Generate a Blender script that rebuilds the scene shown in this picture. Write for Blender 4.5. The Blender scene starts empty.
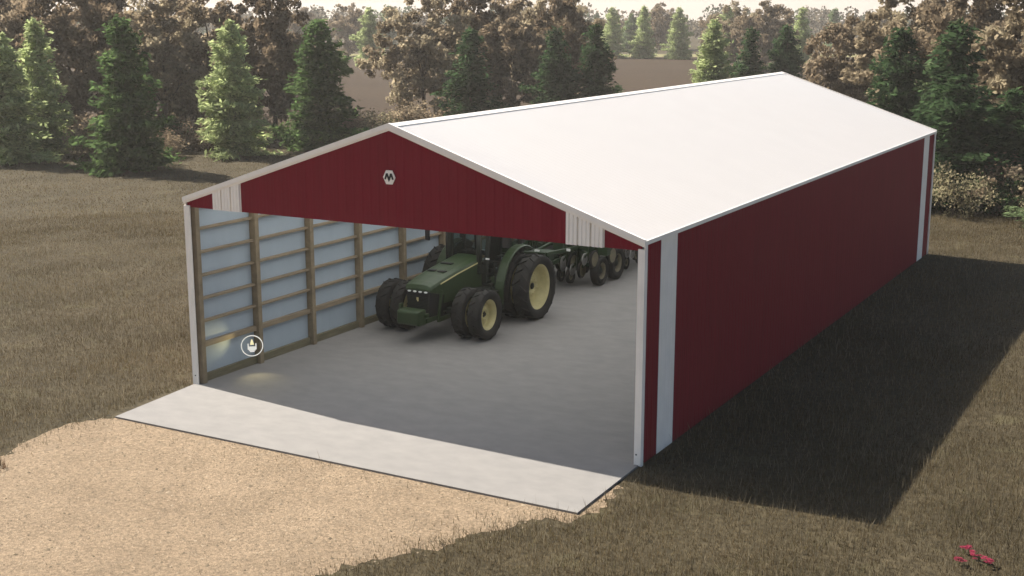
import bpy, bmesh, math, random
import numpy as np
from mathutils import Vector, Matrix
R = math.radians
PI = math.pi
scene = bpy.context.scene
COL = scene.collection
random.seed(7)

# ------------------------------------------------------------------ helpers
class MB:
    """collects shapes, links them as one mesh object"""
    def __init__(s): s.v = []; s.f = []; s.m = []; s.sm = []
    def add(s, vs, fs, mi=0, smooth=False):
        o = len(s.v); s.v += [tuple(v) for v in vs]
        for f in fs: s.f.append([i + o for i in f]); s.m.append(mi); s.sm.append(smooth)
    def box(s, x0, x1, y0, y1, z0, z1, mi=0):
        s.add([(x0,y0,z0),(x1,y0,z0),(x1,y1,z0),(x0,y1,z0),(x0,y0,z1),(x1,y0,z1),(x1,y1,z1),(x0,y1,z1)],
              [(0,3,2,1),(4,5,6,7),(0,1,5,4),(1,2,6,5),(2,3,7,6),(3,0,4,7)], mi)
    def bar(s, a, b, w, h, mi=0, up=(0,0,1)):
        a = Vector(a); b = Vector(b); d = (b-a).normalized(); u = Vector(up)
        if abs(d.dot(u)) > .98: u = Vector((0,1,0))
        x = d.cross(u).normalized(); u = x.cross(d).normalized()
        vs = []
        for p in (a, b):
            for sx, sz in ((-1,-1),(1,-1),(1,1),(-1,1)): vs.append(p + x*(sx*w/2) + u*(sz*h/2))
        s.add(vs, [(3,2,1,0),(4,5,6,7),(0,1,5,4),(1,2,6,5),(2,3,7,6),(3,0,4,7)], mi)
    def tube(s, pts, rad, n=8, mi=0, cap=True):
        pts = [Vector(p) for p in pts]; rr = rad if isinstance(rad, (list, tuple)) else [rad]*len(pts)
        vs = []; k = len(pts)
        for i, p in enumerate(pts):
            d = (pts[min(i+1,k-1)] - pts[max(i-1,0)]).normalized()
            u = Vector((0,0,1)) if abs(d.z) < .95 else Vector((0,1,0))
            x = d.cross(u).normalized(); y = x.cross(d)
            for j in range(n):
                a = 2*PI*j/n; vs.append(p + (x*math.cos(a) + y*math.sin(a))*rr[i])
        fs = [(i*n+j, i*n+(j+1)%n, (i+1)*n+(j+1)%n, (i+1)*n+j) for i in range(k-1) for j in range(n)]
        s.add(vs, fs, mi, True)
        if cap: s.add(vs[:n], [tuple(range(n))], mi); s.add(vs[-n:], [tuple(range(n))[::-1]], mi)
    def lathe(s, prof, n=32, mi=0, c=(0,0,0)):
        """profile (axial x, radius) revolved round the x axis"""
        k = len(prof); vs = []
        for (ax, r) in prof:
            for j in range(n):
                a = 2*PI*j/n; vs.append((c[0]+ax, c[1]+r*math.cos(a), c[2]+r*math.sin(a)))
        fs = [(i*n+j, (i+1)*n+j, (i+1)*n+(j+1)%n, i*n+(j+1)%n) for i in range(k-1) for j in range(n)]
        s.add(vs, fs, mi, True)
    def loft(s, rings, mi=0, cap=True, smooth=False):
        n = len(rings[0]); vs = [p for r in rings for p in r]
        fs = [(i*n+j, i*n+(j+1)%n, (i+1)*n+(j+1)%n, (i+1)*n+j) for i in range(len(rings)-1) for j in range(n)]
        s.add(vs, fs, mi, smooth)
        if cap: s.add(rings[0], [tuple(range(n))[::-1]], mi); s.add(rings[-1], [tuple(range(n))], mi)
    def build(s, name, mats, parent=None, recalc=True, bevel=0):
        me = bpy.data.meshes.new(name); me.from_pydata(s.v, [], s.f)
        if not isinstance(mats, (list, tuple)): mats = [mats]
        for m in mats: me.materials.append(m)
        me.polygons.foreach_set('material_index', s.m); me.polygons.foreach_set('use_smooth', s.sm)
        if recalc:
            bm = bmesh.new(); bm.from_mesh(me); bmesh.ops.remove_doubles(bm, verts=bm.verts, dist=1e-5)
            bmesh.ops.recalc_face_normals(bm, faces=bm.faces); bm.to_mesh(me); bm.free()
        me.update(); o = bpy.data.objects.new(name, me); COL.objects.link(o)
        if parent: o.parent = parent
        if bevel:
            b = o.modifiers.new('bevel', 'BEVEL'); b.width = bevel; b.segments = 2; b.limit_method = 'ANGLE'; b.angle_limit = R(40)
        return o

def tag(o, label=None, cat=None, group=None, kind=None):
    if label: o['label'] = label
    if cat: o['category'] = cat
    if group: o['group'] = group
    if kind: o['kind'] = kind
    return o
def empty(name, loc=(0,0,0), parent=None):
    o = bpy.data.objects.new(name, None); COL.objects.link(o); o.location = loc; o.empty_display_size = .2
    if parent: o.parent = parent
    return o
def kids(o): return [c for c in bpy.data.objects if c.parent == o]
def copy_tree(o, parent=None):
    c = o.copy(); COL.objects.link(c); c.parent = parent
    for k in kids(o): copy_tree(k, c)
    return c

# ------------------------------------------------------------------ materials
def mat(name, col, rough=.6, var=0., vscale=3., bump=0., bscale=40., spec=.3, metal=0., col2=None, stretch=None, detail=6):
    m = bpy.data.materials.new(name); m.use_nodes = True; nt = m.node_tree; N = nt.nodes; Lk = nt.links
    p = N['Principled BSDF']; p.inputs['Roughness'].default_value = rough; p.inputs['Metallic'].default_value = metal
    p.inputs['Specular IOR Level'].default_value = spec
    p.inputs['Base Color'].default_value = (*col, 1)
    tc = N.new('ShaderNodeTexCoord'); vec = tc.outputs['Object']
    if stretch:
        mp = N.new('ShaderNodeMapping'); mp.inputs['Scale'].default_value = stretch; Lk.new(vec, mp.inputs['Vector']); vec = mp.outputs['Vector']
    if var > 0 or col2:
        n = N.new('ShaderNodeTexNoise'); n.inputs['Scale'].default_value = vscale; n.inputs['Detail'].default_value = detail; n.inputs['Roughness'].default_value = .62
        Lk.new(vec, n.inputs['Vector'])
        r = N.new('ShaderNodeValToRGB'); r.color_ramp.elements[0].position = .3; r.color_ramp.elements[1].position = .7
        a = tuple(c*(1-var) for c in col); b = tuple(min(1, c*(1+var)) for c in (col2 or col))
        r.color_ramp.elements[0].color = (*a, 1); r.color_ramp.elements[1].color = (*b, 1)
        Lk.new(n.outputs['Fac'], r.inputs['Fac']); Lk.new(r.outputs['Color'], p.inputs['Base Color'])
    if bump > 0:
        n2 = N.new('ShaderNodeTexNoise'); n2.inputs['Scale'].default_value = bscale; n2.inputs['Detail'].default_value = 4
        Lk.new(vec, n2.inputs['Vector'])
        b = N.new('ShaderNodeBump'); b.inputs['Strength'].default_value = bump; b.inputs['Distance'].default_value = .02
        Lk.new(n2.outputs['Fac'], b.inputs['Height']); Lk.new(b.outputs['Normal'], p.inputs['Normal'])
    return m

def foliage_mat(name, transl=.3, tint=(1,1,1)):
    """leaf colour comes from a random per-leaf attribute"""
    m = bpy.data.materials.new(name); m.use_nodes = True; nt = m.node_tree; N = nt.nodes; Lk = nt.links
    N.remove(N['Principled BSDF']); out = N['Material Output']
    a = N.new('ShaderNodeAttribute'); a.attribute_name = 'leaf'
    mx = N.new('ShaderNodeMix'); mx.data_type = 'RGBA'; mx.blend_type = 'MULTIPLY'; mx.inputs['Factor'].default_value = 1
    Lk.new(a.outputs['Color'], mx.inputs['A']); mx.inputs['B'].default_value = (*tint, 1)
    d = N.new('ShaderNodeBsdfDiffuse'); t = N.new('ShaderNodeBsdfTranslucent'); s = N.new('ShaderNodeMixShader'); s.inputs[0].default_value = transl
    Lk.new(mx.outputs['Result'], d.inputs['Color']); Lk.new(mx.outputs['Result'], t.inputs['Color'])
    Lk.new(d.outputs[0], s.inputs[1]); Lk.new(t.outputs[0], s.inputs[2]); Lk.new(s.outputs[0], out.inputs['Surface'])
    return m

M = {}
M['red'] = mat('red_steel', (.172,.0056,.0172), .6, .08, 1.3, spec=.06, stretch=(3,3,.35))
M['white_trim'] = mat('white_trim', (.86,.81,.735), .5, .05, 2.0)
M['liner'] = mat('steel_liner', (.31,.365,.41), .5, .06, .8, stretch=(2,2,.5))
M['wood'] = mat('timber', (.19,.15,.095), .75, .22, 4.0, bump=.2, bscale=30, stretch=(1,1,1))
M['girtwood'] = mat('girt_timber', (.21,.165,.108), .75, .2, 3.0, stretch=(4,.6,6))
M['skirt'] = mat('treated_skirt', (.13,.115,.07), .8, .25, 3.0, stretch=(4,.6,6))
M['concrete'] = mat('concrete', (.190,.181,.171), .85, .09, 1.6, bump=.12, bscale=55, col2=(.193,.183,.171), stretch=(1,1.6,1), detail=9)
M['black'] = mat('black_plastic', (.018,.018,.018), .45)
M['tyre'] = mat('rubber', (.015,.014,.012), .8, .3, 6)
M['green'] = mat('tractor_green', (.021,.039,.0125), .45, .12, 5, spec=.35)
M['dgreen'] = mat('implement_green', (.015,.031,.011), .5, .3, 6)
M['yellow'] = mat('rim_yellow', (.50,.44,.22), .5, .12, 5)
M['chassis'] = mat('chassis', (.015,.018,.013), .6, .3, 6)
M['grille'] = mat('grille_black', (.012,.012,.012), .6)
M['lens'] = mat('lamp_lens', (.75,.75,.72), .15, spec=.6)
M['steel'] = mat('bare_steel', (.30,.29,.27), .4, .2, 8, metal=.7)
M['tan'] = mat('worn_disc', (.17,.148,.095), .5, .25, 8)
M['red_flower'] = mat('petal', (.15,.0045,.022), .8, .3, 30)
M['stem'] = mat('stem_green', (.08,.12,.03), .7)
M['bark'] = mat('bark', (.095,.07,.05), .9, .3, 6, bump=.6, bscale=12, stretch=(3,3,.6))

# roof sheet: white, translucency added so daylight brightens the shed interior
m = mat('roof_white', (.96,.90,.85), .5, .02, 1.0); nt = m.node_tree
pr_ = nt.nodes['Principled BSDF']; tl = nt.nodes.new('ShaderNodeBsdfTranslucent'); tl.inputs['Color'].default_value = (.90,.95,1.0,1)
mxs = nt.nodes.new('ShaderNodeMixShader'); mxs.inputs[0].default_value = .50
nt.links.new(pr_.outputs[0], mxs.inputs[1]); nt.links.new(tl.outputs[0], mxs.inputs[2]); nt.links.new(mxs.outputs[0], nt.nodes['Material Output'].inputs['Surface'])
M['roof'] = m

# tinted cab glass
m = bpy.data.materials.new('cab_glass'); m.use_nodes = True; nt = m.node_tree
p = nt.nodes['Principled BSDF']; p.inputs['Base Color'].default_value = (.02,.025,.022,1); p.inputs['Roughness'].default_value = .08
tr = nt.nodes.new('ShaderNodeBsdfTransparent'); tr.inputs['Color'].default_value = (.6,.66,.62,1)
mxs = nt.nodes.new('ShaderNodeMixShader'); mxs.inputs[0].default_value = .22
nt.links.new(tr.outputs[0], mxs.inputs[1]); nt.links.new(p.outputs[0], mxs.inputs[2]); nt.links.new(mxs.outputs[0], nt.nodes['Material Output'].inputs['Surface'])
M['glass'] = m

def ground_mat(name, cols, scales, bump=.4, bscale=25, edge=None):
    """two noises: broad patches and fine grain"""
    m = bpy.data.materials.new(name); m.use_nodes = True; nt = m.node_tree; N = nt.nodes; Lk = nt.links
    p = N['Principled BSDF']; p.inputs['Roughness'].default_value = .95; p.inputs['Specular IOR Level'].default_value = .1
    tc = N.new('ShaderNodeTexCoord')
    def noise(sc, det=5, rough=.6):
        n = N.new('ShaderNodeTexNoise'); n.inputs['Scale'].default_value = sc; n.inputs['Detail'].default_value = det; n.inputs['Roughness'].default_value = rough
        Lk.new(tc.outputs['Object'], n.inputs['Vector']); return n
    n1 = noise(scales[0]); n2 = noise(scales[1], 8, .75); n3 = noise(scales[2], 3)
    r1 = N.new('ShaderNodeValToRGB'); e = r1.color_ramp.elements; e[0].position = .35; e[1].position = .68
    e[0].color = (*cols[0], 1); e[1].color = (*cols[1], 1); Lk.new(n1.outputs['Fac'], r1.inputs['Fac'])
    r2 = N.new('ShaderNodeValToRGB'); e = r2.color_ramp.elements; e[0].position = .36; e[1].position = .66
    e[0].color = (.55,.55,.55,1); e[1].color = (1.35,1.33,1.28,1); Lk.new(n2.outputs['Fac'], r2.inputs['Fac'])
    mx = N.new('ShaderNodeMix'); mx.data_type = 'RGBA'; mx.blend_type = 'MULTIPLY'; mx.inputs['Factor'].default_value = 1
    Lk.new(r1.outputs['Color'], mx.inputs['A']); Lk.new(r2.outputs['Color'], mx.inputs['B'])
    r3 = N.new('ShaderNodeValToRGB'); e = r3.color_ramp.elements; e[0].position = .56; e[1].position = .74
    e[0].color = (0,0,0,1); e[1].color = (.55,.55,.55,1); Lk.new(n3.outputs['Fac'], r3.inputs['Fac'])
    mx2 = N.new('ShaderNodeMix'); mx2.data_type = 'RGBA'; Lk.new(r3.outputs['Color'], mx2.inputs['Factor'])
    Lk.new(mx.outputs['Result'], mx2.inputs['A']); mx2.inputs['B'].default_value = (*cols[2], 1)
    Lk.new(mx2.outputs['Result'], p.inputs['Base Color'])
    b = N.new('ShaderNodeBump'); b.inputs['Strength'].default_value = bump; b.inputs['Distance'].default_value = .05
    nb = noise(bscale, 6, .7); Lk.new(nb.outputs['Fac'], b.inputs['Height']); Lk.new(b.outputs['Normal'], p.inputs['Normal'])
    return m
M['ground'] = ground_mat('meadow_soil', [(.050,.041,.024),(.075,.061,.037),(.098,.087,.046)], (.35, 7., .9), .5, 14)
M['gravel'] = ground_mat('gravel_tan', [(.247,.186,.126),(.300,.228,.156),(.222,.173,.120)], (.7, 15., 2.3), 1.0, 22)
M['verge'] = ground_mat('pale_verge', [(.17,.16,.075),(.22,.20,.10),(.15,.15,.06)], (.05, 2., .3), .3, 3)
M['field'] = ground_mat('ploughed_soil', [(.040,.026,.015),(.050,.033,.019),(.046,.031,.018)], (.05, 2., .3), .5, 3)

# ------------------------------------------------------------------ ground
GZ = -.045
mb = MB(); mb.add([(-900,-700,GZ),(700,-700,GZ),(700,1000,GZ),(-900,1000,GZ)], [(0,1,2,3)])
tag(mb.build('ground', M['ground']), kind='structure')
# gravel yard: ragged outline
random.seed(3)
edge = [(-60,-40),(-60,-10.5),(-30,-9.4),(-14,-8.6),(-7,-7.6),(-3.5,-6.9),(-1.4,-6.5),(.1,-6.15),(-.15,-5.2),(-.3,-4.1),(0,-3.35),(.35,-2.75),
        (1.5,-2.3),(11.6,-2.3),(12.25,-1.2),(12.45,-1.3),(12.5,-1.9),(12.48,-2.5),(12.35,-3.0),(12.0,-3.4),(11.5,-4.0),(10.95,-4.8),(10.4,-6.1),(9.8,-7.4),(9.6,-9.5),(9.2,-14),(9,-40)]
pts = []; off = 0
for i, a in enumerate(edge):
    b = edge[(i+1) % len(edge)]; L_ = math.dist(a, b); k = max(1, int(L_/.13)) if 0 < i < len(edge)-2 and L_ < 20 and a != (1.5,-2.3) else 1
    nx, ny = -(b[1]-a[1])/L_, (b[0]-a[0])/L_
    for j in range(k):
        t = j/k; off = off*.6+random.gauss(0,.10); e_ = off if 0 < j else 0
        pts.append((a[0]+(b[0]-a[0])*t+nx*e_, a[1]+(b[1]-a[1])*t+ny*e_, GZ+.004))
bm = bmesh.new(); vs = [bm.verts.new(p_) for p_ in pts]; es = [bm.edges.new((vs[i], vs[(i+1) % len(vs)])) for i in range(len(vs))]
bmesh.ops.triangle_fill(bm, edges=es, use_beauty=True)
me = bpy.data.meshes.new('gravel_yard'); bm.to_mesh(me); bm.free(); me.materials.append(M['gravel'])
for p_ in me.polygons:
    if p_.normal.z < 0: p_.flip()
o = bpy.data.objects.new('gravel_yard', me); COL.objects.link(o); tag(o, kind='structure')
mb = MB(); mb.add([(-300,100,GZ+.008),(-300+.3,118,GZ+.008),(160,366,GZ+.008),(160,345.5,GZ+.008)], [(0,3,2,1)])
tag(mb.build('grass_path', M['verge']), kind='structure')
# ploughed field beyond the tree belt
mb = MB(); mb.add([(-100,21,GZ+.004),(-37.7,57,GZ+.004),(-26,92,GZ+.004),(60,140,GZ+.004),(160,345,GZ+.004),(-290,105,GZ+.004)], [(0,1,2,3,4,5)])
tag(mb.build('field', M['field']), kind='structure')
# concrete slab: shed floor and apron in one pour
mb = MB(); a = [(.01,27.34),(.01,0),(.28,-2.99),(12.25,-2.99),(12.19,0.0),(12.18,0.02),(12.18,27.34)]
n = len(a); mb.add([(x,y,-.3) for x,y in a]+[(x,y,0) for x,y in a], [tuple(range(n))[::-1], tuple(range(n,2*n))]+[(i,(i+1)%n,(i+1)%n+n,i+n) for i in range(n)])
tag(mb.build('concrete_floor', M['concrete']), kind='structure')

# ------------------------------------------------------------------ machine shed
W, LEN, H, RISE = 12.192, 27.36, 4.70, 2.04
shed = tag(empty('machine_shed', (W/2,0,0)), 'long red steel machine shed with white roof and open gable front', 'shed')
OFF = Vector((W/2,0,0))
def sb(mb, name, mats, **k):
    mb.v = [(x-W/2,y,z) for x,y,z in mb.v]; return mb.build(name, mats, shed, **k)
def prof(a, b, pitch=.2286, d=.007):
    """ribbed sheet profile: (coordinate, outward offset)"""
    out = [(a,0)]; x = a + pitch*.5
    while x < b-.06:
        out += [(x-.030,0),(x-.012,d),(x+.012,d),(x+.030,0),]
        mx = x+pitch/2
        if mx < b-.05: out += [(mx-.014,0),(mx,.004),(mx+.014,0)]
        x += pitch
    out.append((b,0)); return out
def roof_z(x): return H + RISE*(1-abs(x-W/2)/(W/2))
def siding(mb, axis, a, b, plane, sgn, zb, zt, mi=0, t=.0):
    P = prof(a, b, d=.002 if t else .007); vs = []
    for c, d in P:
        q = plane + sgn*(d+t)
        for z in (zb(c), zt(c)): vs.append((c,q,z) if axis == 'x' else (q,c,z))
    mb.add(vs, [(2*i,2*i+2,2*i+3,2*i+1) for i in range(len(P)-1)], mi)
S1, S2 = .87, 1.755
# side walls: outer ribbed skin, inner liner
for side in (0, 1):
    mb = MB(); pl = 0 if side == 0 else W; sg = -1 if side == 0 else 1
    zb = lambda c: -.05; zt = lambda c: H-.02
    siding(mb, 'y', .02, LEN-.02, pl, sg, zb, zt)
    q = pl - sg*.035
    mb.add([(q,.02,-.02),(q,LEN-.02,-.02),(q,LEN-.02,H+.005),(q,.02,H+.005)], [(0,1,2,3)], 1)
    w = sb(mb, 'wall', [M['red'], M['liner']], recalc=False)
    for y0, y1 in ((S1,S2),(LEN-S2,LEN-S1)):
        mb = MB(); siding(mb, 'y', y0, y1, pl, sg, zb, zt, t=.009); st = mb
        st.v = [(x-W/2,y,z) for x,y,z in st.v]; so = st.build('stripe', M['white_trim'], w, recalc=False); so['label'] = 'white vertical stripe on red wall'
mb = MB(); siding(mb, 'x', .02, W-.02, LEN, 1, lambda c: -.05, lambda c: roof_z(c)-.03)
mb.add([(.03,LEN-.035,-.02),(W-.03,LEN-.035,-.02),(W-.03,LEN-.035,H),(W/2,LEN-.035,H+RISE-.03),(.03,LEN-.035,H)], [(0,1,2,3,4)], 1)
sb(mb, 'back_wall', [M['red'], M['liner']], recalc=False)
# front gable panel
GB = 4.50
mb = MB(); segs = [(.03,S1,0),(S2,W/2,0),(W/2,W-S2,0),(W-S1,W-.03,0)]
for a_, b_, mi in segs: siding(mb, 'x', a_, b_, 0, -1, lambda c: GB, lambda c: roof_z(c)-.03, mi)
mb.add([(.03,.05,GB),(W-.03,.05,GB),(W-.03,.05,H-.03),(W/2,.05,H+RISE-.05),(.03,.05,H-.03)], [(0,1,2,3,4)], 1)
mb.add([(.03,0,GB),(W-.03,0,GB),(W-.03,.05,GB),(.03,.05,GB)], [(0,1,2,3)], 0)
gable = sb(mb, 'gable', [M['red'], M['liner']], recalc=False)
for y0, y1 in ((S1,S2),(W-S2,W-S1)):
    mb = MB(); P = []
    pitch = (y1-y0)/3
    # three wide flutes with deep joints, as the white panels read in daylight
    vs = []
    for i in range(3):
        x = y0+pitch*i
        for c, d in ((.0,.003),(.022,.003),(.026,.055),(.09,.055),(.10,.040),(.115,.040),(.125,.055),(.185,.055),(.195,.040),(.21,.040),(.22,.055),(pitch-.022,.055),(pitch-.018,.003),(pitch,.003)):
            P.append((x+c, d))
    for c, d in P:
        for z in (GB-.004, roof_z(c)-.03): vs.append((c,-d,z))
    mb.add(vs, [(2*i,2*i+2,2*i+3,2*i+1) for i in range(len(P)-1)])
    mb.v = [(x-W/2,y,z) for x,y,z in mb.v]; so = mb.build('stripe', M['white_trim'], gable, recalc=False); so['label'] = 'white ribbed panel on red gable'
# emblem: white hexagon with black letter M
mb = MB(); cx, cz, rr = 6.07, 5.605, .165
hexa = [(cx+rr*.98*math.cos(R(60*k)), cz+rr*1.08*math.sin(R(60*k))) for k in range(6)]
mb.add([(x,-.022,z) for x,z in hexa]+[(x,-.042,z) for x,z in hexa], [tuple(range(6)), tuple(range(6,12))]+[(i,(i+1)%6,(i+1)%6+6,i+6) for i in range(6)])
mb.v = [(x-W/2,y,z) for x,y,z in mb.v]; emb = mb.build('emblem', M['white_trim'], gable); emb['label'] = 'white hexagonal emblem with black letter M'
mb = MB(); y0 = -.047
for (xa,za),(xb,zb_) in (((-.105,-.045),(-.055,.085)),((-.055,.085),(0,-.06)),((0,-.06),(.055,.085)),((.055,.085),(.105,-.045))):
    mb.bar((cx+xa-W/2,y0,cz+za),(cx+xb-W/2,y0,cz+zb_), .044, .008, up=(0,-1,0))
mb.add([(cx-.045-W/2,-.052,cz+.02),(cx+.045-W/2,-.052,cz+.02),(cx-W/2,-.052,cz-.11)], [(0,1,2)])
mb.build('letter', M['black'], emb, recalc=False)
# roof: two ribbed slopes in one part
mb = MB(); ov = .07
sl = RISE/(W/2); nrm = Vector((sl,0,1)).normalized()
P = prof(-ov, LEN+ov, .2286, .003)
for sg in (-1, 1):
    vs = []
    for c, d in P:
        for xx in (W/2, W/2+sg*(W/2+.055)):
            z = H+RISE - sl*abs(xx-W/2) + .03 + d; vs.append((xx,c,z))
    k = len(vs); lo = [(x,y,H+RISE-sl*abs(x-W/2)+.004) for (x,y,z) in (vs[0],vs[1],vs[-1],vs[-2])]
    mb.add(vs, [(2*i,2*i+1,2*i+3,2*i+2) for i in range(len(P)-1)])
roof = sb(mb, 'roof', M['roof'], recalc=False)
mb = MB()
for sg in (-1,1):
    mb.add([(W/2,-ov-.01,H+RISE+.050),(W/2+sg*.16,-ov-.01,H+RISE+.050-sl*.16),(W/2+sg*.16,LEN+ov+.01,H+RISE+.050-sl*.16),(W/2,LEN+ov+.01,H+RISE+.050)], [(0,1,2,3)])
    mb.add([(W/2+sg*.16,-ov-.01,H+RISE+.050-sl*.16),(W/2+sg*.16,-ov-.01,H+RISE+.040-sl*.16),(W/2+sg*.16,LEN+ov+.01,H+RISE+.040-sl*.16),(W/2+sg*.16,LEN+ov+.01,H+RISE+.050-sl*.16)], [(0,1,2,3)])
mb.v = [(x-W/2,y,z) for x,y,z in mb.v]; mb.build('ridge_cap', M['white_trim'], roof, recalc=False)
# rake trims (front and back), eave trims, corner trims
for yf, sgy in ((0,-1),(LEN,1)):
    for sg in (-1,1):
        mb = MB(); x0 = W/2; x1 = W/2+sg*(W/2+.06)
        z0 = H+RISE+.062; z1 = H+RISE-sl*(W/2+.06)+.062
        for (dz0, dz1, yy) in ((0,-.115,.085),(-.115,-.165,.060)):
            q0, q1 = yf+sgy*.018, yf+sgy*yy
            ring = lambda x,z: [(x,q0,z+dz1),(x,q1,z+dz1),(x,q1,z+dz0),(x,q0,z+dz0)]
            mb.loft([ring(x0,z0),ring(x1,z1)])
        sb(mb, 'rake_trim', M['white_trim'])
for sg, px in ((-1,0),(1,W)):
    mb = MB(); a0 = px+sg*.022; a1 = px+sg*.062
    mb.box(min(a0,a1),max(a0,a1),-.017,LEN+.017,H-.075,H+.010); sb(mb, 'eave_trim', M['white_trim'])
    for yf, sgy in ((0,-1),(LEN,1)):
        mb = MB(); xa, xb = (px-.05, px+.13) if sg < 0 else (px-.10, px+.05)
        ya, yb = (yf-.055, yf-.018) if sgy < 0 else (yf+.018, yf+.055)
        mb.box(xa,xb,ya,yb,-.02 if sgy<0 else -.06,H-.16 if sgy < 0 else H-.1)
        xa, xb = (px-.05,px-.018) if sg < 0 else (px+.018,px+.05)
        ya, yb = (yf-.0175,yf+.09) if sgy < 0 else (yf-.09,yf+.0175)
        mb.box(xa,xb,ya,yb,-.06,H-.078)
        ct = sb(mb, 'corner_trim', M['white_trim'])
        if sgy < 0:
            mb = MB(); mb.lathe([(-.006,.0),(-.006,.018),(.006,.018),(.006,0)], 8)
            mb.v = [(px-W/2-sg*.05+y, yf-.058+x*.9, .22+z) for x,y,z in mb.v]; mb.build('bolt', M['black'], ct)
# timber frame: posts and girts on both long walls
GIRT = [.97,1.57,2.15,2.74,3.33,3.92,4.48]
post_m = None
for side in (0,1):
    sx = 1 if side == 0 else -1; bx = .036 if side == 0 else W-.036
    for i in range(13):
        y = 2.285*i if i < 12 else LEN-.12
        if i == 0: y = .10
        mb = MB(); hw = .075 if i else .07
        a_, b_ = sorted((bx+sx*.002, bx+sx*(.20 if (i or side == 0) else .095))); mb.box(a_,b_,y-hw,y+hw,0,H-.02)
        po = sb(mb, 'post', M['wood'], bevel=.006)
    for z in GIRT:
        mb = MB(); a_, b_ = sorted((bx+sx*.004, bx+sx*.12)); hh = .031 if z > 1 else .065
        mb.box(a_,b_,.18,LEN-.2,z-hh,z+hh); sb(mb, 'girt', M['girtwood'], bevel=.005)
    mb = MB(); a_, b_ = sorted((bx+sx*.004, bx+sx*.09)); mb.box(a_,b_,.18,LEN-.2,.002,.20); sb(mb, 'skirt_board', M['skirt'], bevel=.005)
# ------------------------------------------------------------------ tractor
TX, TY = 2.52, 10.32
tr_ = tag(empty('tractor', (TX,TY,0)), 'green row crop tractor with yellow rims and twin wheels parked in the shed', 'tractor')
def tyre_mesh(Rr, w, rim, nl):
    mb = MB(); h = w/2; t = Rr*.055
    mb.lathe([(-h*.62,rim),(-h*.86,rim+.03),(-h,rim+(Rr-rim)*.45),(-h*.97,Rr*.93),(-h*.86,Rr-t),(0,Rr-t*.75),(h*.86,Rr-t),(h*.97,Rr*.93),(h,rim+(Rr-rim)*.45),(h*.86,rim+.03),(h*.62,rim)], 48)
    for k in range(nl):
        for sg in (-1,1):
            a0 = 2*PI*(k+(.5 if sg > 0 else 0))/nl; pts_ = []
            for (ax, da, rr_) in ((.03,0,Rr),(.5,.09,Rr*.995),(.93,.17,Rr*.975),(1.0,.19,Rr*.90)):
                a = a0+da; pts_.append((sg*ax*h, a, rr_))
            wd = .028*1.0/Rr
            rings = []
            for ax, a, rr_ in pts_:
                ring = []
                for aa, rb in ((a-wd,rr_-t*1.5),(a+wd,rr_-t*1.5),(a+wd*.7,rr_),(a-wd*.7,rr_)): ring.append((ax, rb*math.cos(aa), rb*math.sin(aa)))
                rings.append(ring)
            mb.loft(rings)
    return mb
def rim_mesh(rim, w, dish, inner=False):
    """dish: axial position of the disc (positive = outwards)"""
    mb = MB(); h = w/2*.62
    mb.lathe([(-h,rim),(-h,rim+.035),(-h+.03,rim+.01),(-h+.06,rim-.04),(h-.06,rim-.04),(h-.03,rim+.01),(h,rim+.035),(h+.012,rim+.03),(h+.004,rim-.012),(h-.08,rim-.075),
              (dish+.05,rim-.09),(dish+.03,rim*.82),(dish,rim*.74),(dish+.01,rim*.48),(dish+.05,rim*.42),(dish+.06,rim*.24),(dish+.015,rim*.22),(dish+.015,.0)], 40)
    for k in range(10):
        a = 2*PI*k/10; c = (dish+.02, math.cos(a)*rim*.33, math.sin(a)*rim*.33)
        mb.lathe([(.0,.02),(.05,.02),(.05,0)], 6, c=(c[0]+.02,c[1],c[2]))
    for k in range(5):
        a = 2*PI*(k+.5)/5; c = (0, math.cos(a)*rim*.62, math.sin(a)*rim*.62)
        mb.lathe([(dish+.0,.035),(dish+.035,.03),(dish+.035,0)], 8, c=c, mi=0)
    return mb
def hub_mesh(rim, dish, ln):
    mb = MB(); mb.lathe([(dish+.05,.0),(dish+.05,rim*.15),(dish+ln*.8,rim*.14),(dish+ln*.85,rim*.09),(dish+ln*1.1,rim*.08),(dish+ln*1.1,0)], 16); return mb
def wheel(parent, x, y, Rr, w, rim, dish, nl, label=None):
    e = empty('wheel', (x,y,Rr), parent); 
    if x < 0: e.rotation_euler = (0,0,PI)
    t = tyre_mesh(Rr,w,rim,nl).build('tyre', M['tyre'], e, recalc=True)
    r_ = rim_mesh(rim,w,dish).build('rim', M['yellow'], e); hub_mesh(rim,dish,.09).build('hub', M['chassis'], e)
    e.rotation_euler.x = random.uniform(0,1); return e
def wheel_copy(e, x, rot):
    c = copy_tree(e, e.parent); c.location.x = x; c.rotation_euler = (rot, 0, PI if x < 0 else 0); return c
FY = -2.93
w_ = wheel(tr_, 1.61, 0, 1.01, .50, .69, -.13, 18)
for x in (.97,-.97,-1.61): wheel_copy(w_, x, random.uniform(0,1))
w_ = wheel(tr_, 1.60, FY, .735, .37, .44, -.08, 16)
for x in (1.06,-1.04,-1.54): wheel_copy(w_, x, random.uniform(0,1))
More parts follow.
